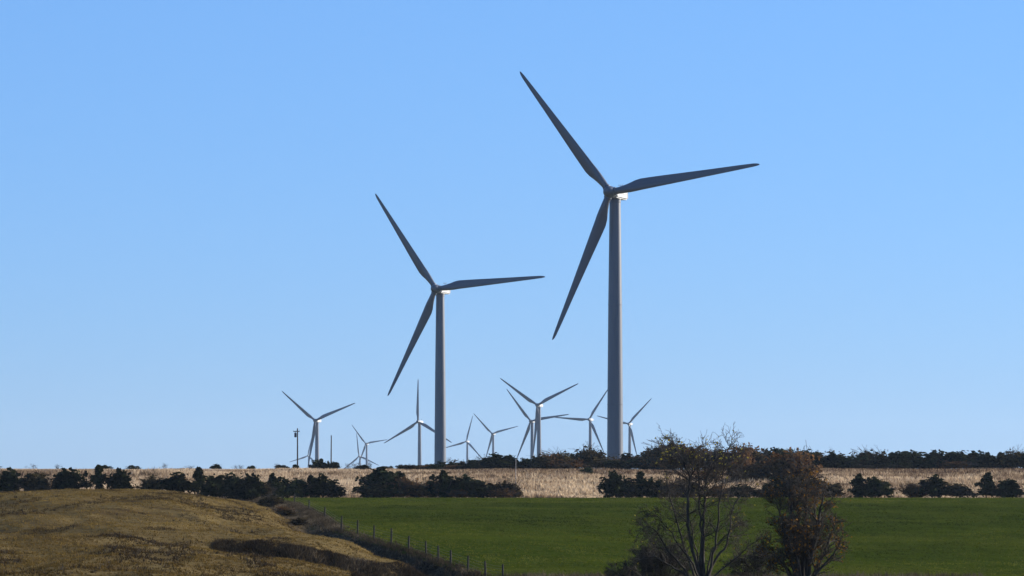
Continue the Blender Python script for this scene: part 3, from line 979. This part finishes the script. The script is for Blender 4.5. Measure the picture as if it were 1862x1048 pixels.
# ------------------------------------------------------------------ foreground trees
def catmull(P, n):
    P = np.asarray(P, float)
    Q = np.vstack([2 * P[0] - P[1], P, 2 * P[-1] - P[-2]])
    out = []
    for i in range(1, len(Q) - 2):
        for t in np.linspace(0, 1, n, endpoint=False):
            p0, p1, p2, p3 = Q[i - 1], Q[i], Q[i + 1], Q[i + 2]
            out.append(.5 * (2 * p1 + (p2 - p0) * t + (2 * p0 - 5 * p1 + 4 * p2 - p3) * t * t + (3 * p1 - p0 - 3 * p2 + p3) * t ** 3))
    out.append(P[-1])
    return np.array(out)


def bare_tree(name, base_px, Yd, stems, label, leaf, nleaf, seed, leafsize=.11, r0=.15, leafbox=None, cat='tree', dens=1.0, sub=(.10, .24), tw_r=.011):
    """stems: (list of (column, row) up the stem, radius factor, depth offset of the tip in m)"""
    global rng
    keep = rng; rng = np.random.default_rng(seed)
    g = at(base_px, Yd)
    root = link(name, None, None, tuple(g))
    tag(root, label, cat)
    tw = Tubes(); tips = []
    for (path, rf, dy) in stems:
        ctl = [np.array([rng.normal(0, .1), rng.normal(0, .1), -.35])]
        for j, (c_, r_) in enumerate(path):
            yy_ = Yd + dy * (j + 1) / len(path)
            ctl.append(np.array([(c_ - CX) / F * yy_, yy_, (HY - r_) / F * yy_]) - g)
        pts = catmull(ctl, 5)
        pts[1:] += rng.normal(0, .025, (len(pts) - 1, 3)) + .02 * np.cumsum(rng.normal(0, 1, (len(pts) - 1, 3)), 0)
        n = len(pts) - 1
        t = np.linspace(0, 1, n + 1)
        rad = r0 * rf * (1 - .84 * t ** .85)
        T = Tubes(); T.add(pts, rad, 8)
        link('limb', T.mesh('limb', M_trunk), root)
        out = []
        L = np.linalg.norm(np.diff(pts, axis=0), axis=1).sum()
        for k in range(int((7 + L * 1.6) * dens)):
            u_ = rng.uniform(.2, 1.0) ** .75
            i = min(int(u_ * n), n - 1)
            q = pts[i] + (pts[i + 1] - pts[i]) * (u_ * n - i)
            dd = pts[i + 1] - pts[i]; dd /= np.linalg.norm(dd)
            side = rng.normal(0, 1, 3); side -= dd * side.dot(dd); side /= np.linalg.norm(side)
            sp = rng.uniform(.5, 1.15)
            grow(q, dd * math.cos(sp) + side * math.sin(sp), L * rng.uniform(*sub) * (1.25 - .9 * u_), max(rad[i] * .5, .02), 2, out, tips, .38, .03, (3, 5), .55, .7, 5)
        for p, r, dp in out:
            tw.add(p, np.maximum(r, tw_r), 4 if dp else 3)
    tag(link('twigs', tw.mesh('twigs', M_twig), root), kind='stuff')
    tips = np.array(tips)
    if leafbox: wgt = leafbox(tips + g)
    else: wgt = np.ones(len(tips))
    sel = rng.choice(len(tips), nleaf, p=wgt / wgt.sum())
    p = tips[sel] + rng.normal(0, .07, (nleaf, 3)) - np.array([0, 0, .04])
    tag(link('leaves', leaf_cloud('leaves', p, leafsize, leaf), root), kind='stuff')
    rng = keep
    return root


def w_main(p):
    row = HY - p[:, 2] * F / p[:, 1]; col = CX + p[:, 0] * F / p[:, 1]
    w_ = np.exp(-((row - 815) / 28) ** 2) * 1.6 + .35 * np.exp(-((row - 930) / 60) ** 2) + .05
    return w_


bare_tree('bare_tree', 1275, 200,
          [([(1268, 1040), (1252, 970), (1248, 900), (1252, 872), (1240, 838), (1226, 812), (1216, 788)], 1.0, -.8),
           ([(1280, 1040), (1281, 960), (1284, 900), (1290, 862), (1304, 832), (1326, 814), (1338, 797)], .95, .6),
           ([(1274, 1040), (1276, 970), (1272, 905), (1268, 860), (1266, 832)], .85, .4),
           ([(1262, 1040), (1240, 975), (1222, 920), (1212, 880), (1206, 850)], .7, 1.4),
           ([(1288, 1040), (1300, 985), (1306, 920), (1312, 870), (1318, 845)], .75, -1.0),
           ([(1292, 1040), (1322, 985), (1332, 930), (1350, 900), (1372, 888)], .75, 1.2),
           ([(1255, 1045), (1218, 1000), (1200, 968), (1182, 955), (1160, 975)], .7, -1.0),
           ([(1250, 1050), (1210, 1022), (1180, 1010), (1155, 1020), (1140, 1040)], .6, .6),
           ([(1265, 1040), (1236, 990), (1206, 950), (1180, 930)], .6, -1.6),
           ([(1300, 1045), (1340, 1010), (1372, 985), (1392, 980)], .55, -1.0),
           ([(1285, 1040), (1296, 1000), (1330, 960), (1345, 945)], .6, 1.8),
           ([(1278, 1045), (1266, 990), (1255, 940), (1235, 915)], .6, 2.0)],
          'nearly leafless many-stemmed tree with sparse yellow leaves in front of the green field', M_yel, 360, 301, .09, .135, w_main, 'tree', 1.3, (.10, .26), .0085)
bare_tree('thicket_tree', 1462, 192,
          [([(1452, 1040), (1442, 970), (1436, 910), (1432, 870)], 1.0, -.6), ([(1464, 1040), (1466, 960), (1466, 900), (1466, 862)], 1.0, .5), ([(1446, 1045), (1428, 980), (1414, 930), (1408, 900)], .8, .8),
           ([(1472, 1040), (1486, 970), (1494, 915), (1500, 880)], .9, -.8), ([(1446, 1045), (1428, 1000), (1420, 965), (1415, 950)], .7, -1.2), ([(1480, 1045), (1508, 985), (1522, 930)], .8, .9),
           ([(1440, 1050), (1418, 1020), (1402, 995), (1396, 985)], .6, .4), ([(1460, 1040), (1452, 980), (1450, 925), (1448, 885)], .9, 1.4), ([(1468, 1040), (1480, 985), (1484, 935), (1484, 890)], .8, 1.8), ([(1482, 1048), (1518, 1010), (1536, 975)], .7, -.5),
           ([(1454, 1040), (1446, 1000), (1444, 955)], .7, -1.6), ([(1448, 1045), (1434, 1015), (1428, 980)], .7, .3), ([(1438, 1050), (1424, 1030), (1408, 1022)], .6, -.8), ([(1458, 1045), (1456, 1000), (1462, 960)], .7, 2.4)],
          'dense tangled tree with orange brown leaves beside the bare tree', M_orange, 1700, 302, .10, .18, None, 'tree', 1.45, (.14, .30), .012)
bare_tree('twiggy_bush', 1195, 206,
          [([(1192, 1040), (1190, 985)], .6, 0), ([(1180, 1045), (1165, 1000)], .6, .5), ([(1165, 1050), (1138, 1025)], .5, -.4), ([(1205, 1040), (1218, 995)], .6, .8), ([(1215, 1045), (1240, 1008)], .6, -.6),
           ([(1150, 1055), (1112, 1036)], .45, .3), ([(1185, 1045), (1176, 1015)], .5, 1.2), ([(1200, 1045), (1206, 1010)], .5, -1.2), ([(1225, 1050), (1256, 1030)], .5, .4)],
          'low dark twiggy bush crouched beside the foot of the bare tree', M_scrub, 160, 303, .09, .1, None, 'bush', 2.6, (.22, .45), .011)
bare_tree('twiggy_bush', 1372, 208,
          [([(1372, 1040), (1373, 1000)], .6, 0), ([(1362, 1045), (1345, 1010)], .6, .5), ([(1380, 1045), (1396, 1005)], .5, -.4), ([(1352, 1050), (1330, 1030)], .5, .8), ([(1390, 1045), (1412, 1020)], .6, -.6)],
          'dark twiggy bush filling the gap between the bare tree and tangled tree', M_scrub, 160, 304, .09, .1, None, 'bush', 2.2, (.22, .42), .011)

# ------------------------------------------------------------------ haze over the whole place
hz = box_mesh('haze', None, [(-2200, 2200, -150, 7400, -60, 150)])
hz.materials.clear()
hm = bpy.data.materials.new('haze_air')
hm.use_nodes = True
hn = hm.node_tree
hn.nodes.remove(hn.nodes['Principled BSDF'])
pv = hn.nodes.new('ShaderNodeVolumePrincipled')
pv.inputs['Color'].default_value = (.62, .79, 1.0, 1)
pv.inputs['Density'].default_value = 2.6e-5
pv.inputs['Anisotropy'].default_value = .2
hn.links.new(pv.outputs[0], hn.nodes['Material Output'].inputs['Volume'])
hz.materials.append(hm)
tag(link('haze', hz), 'thin blue autumn haze over the whole plain', 'haze', kind='stuff')
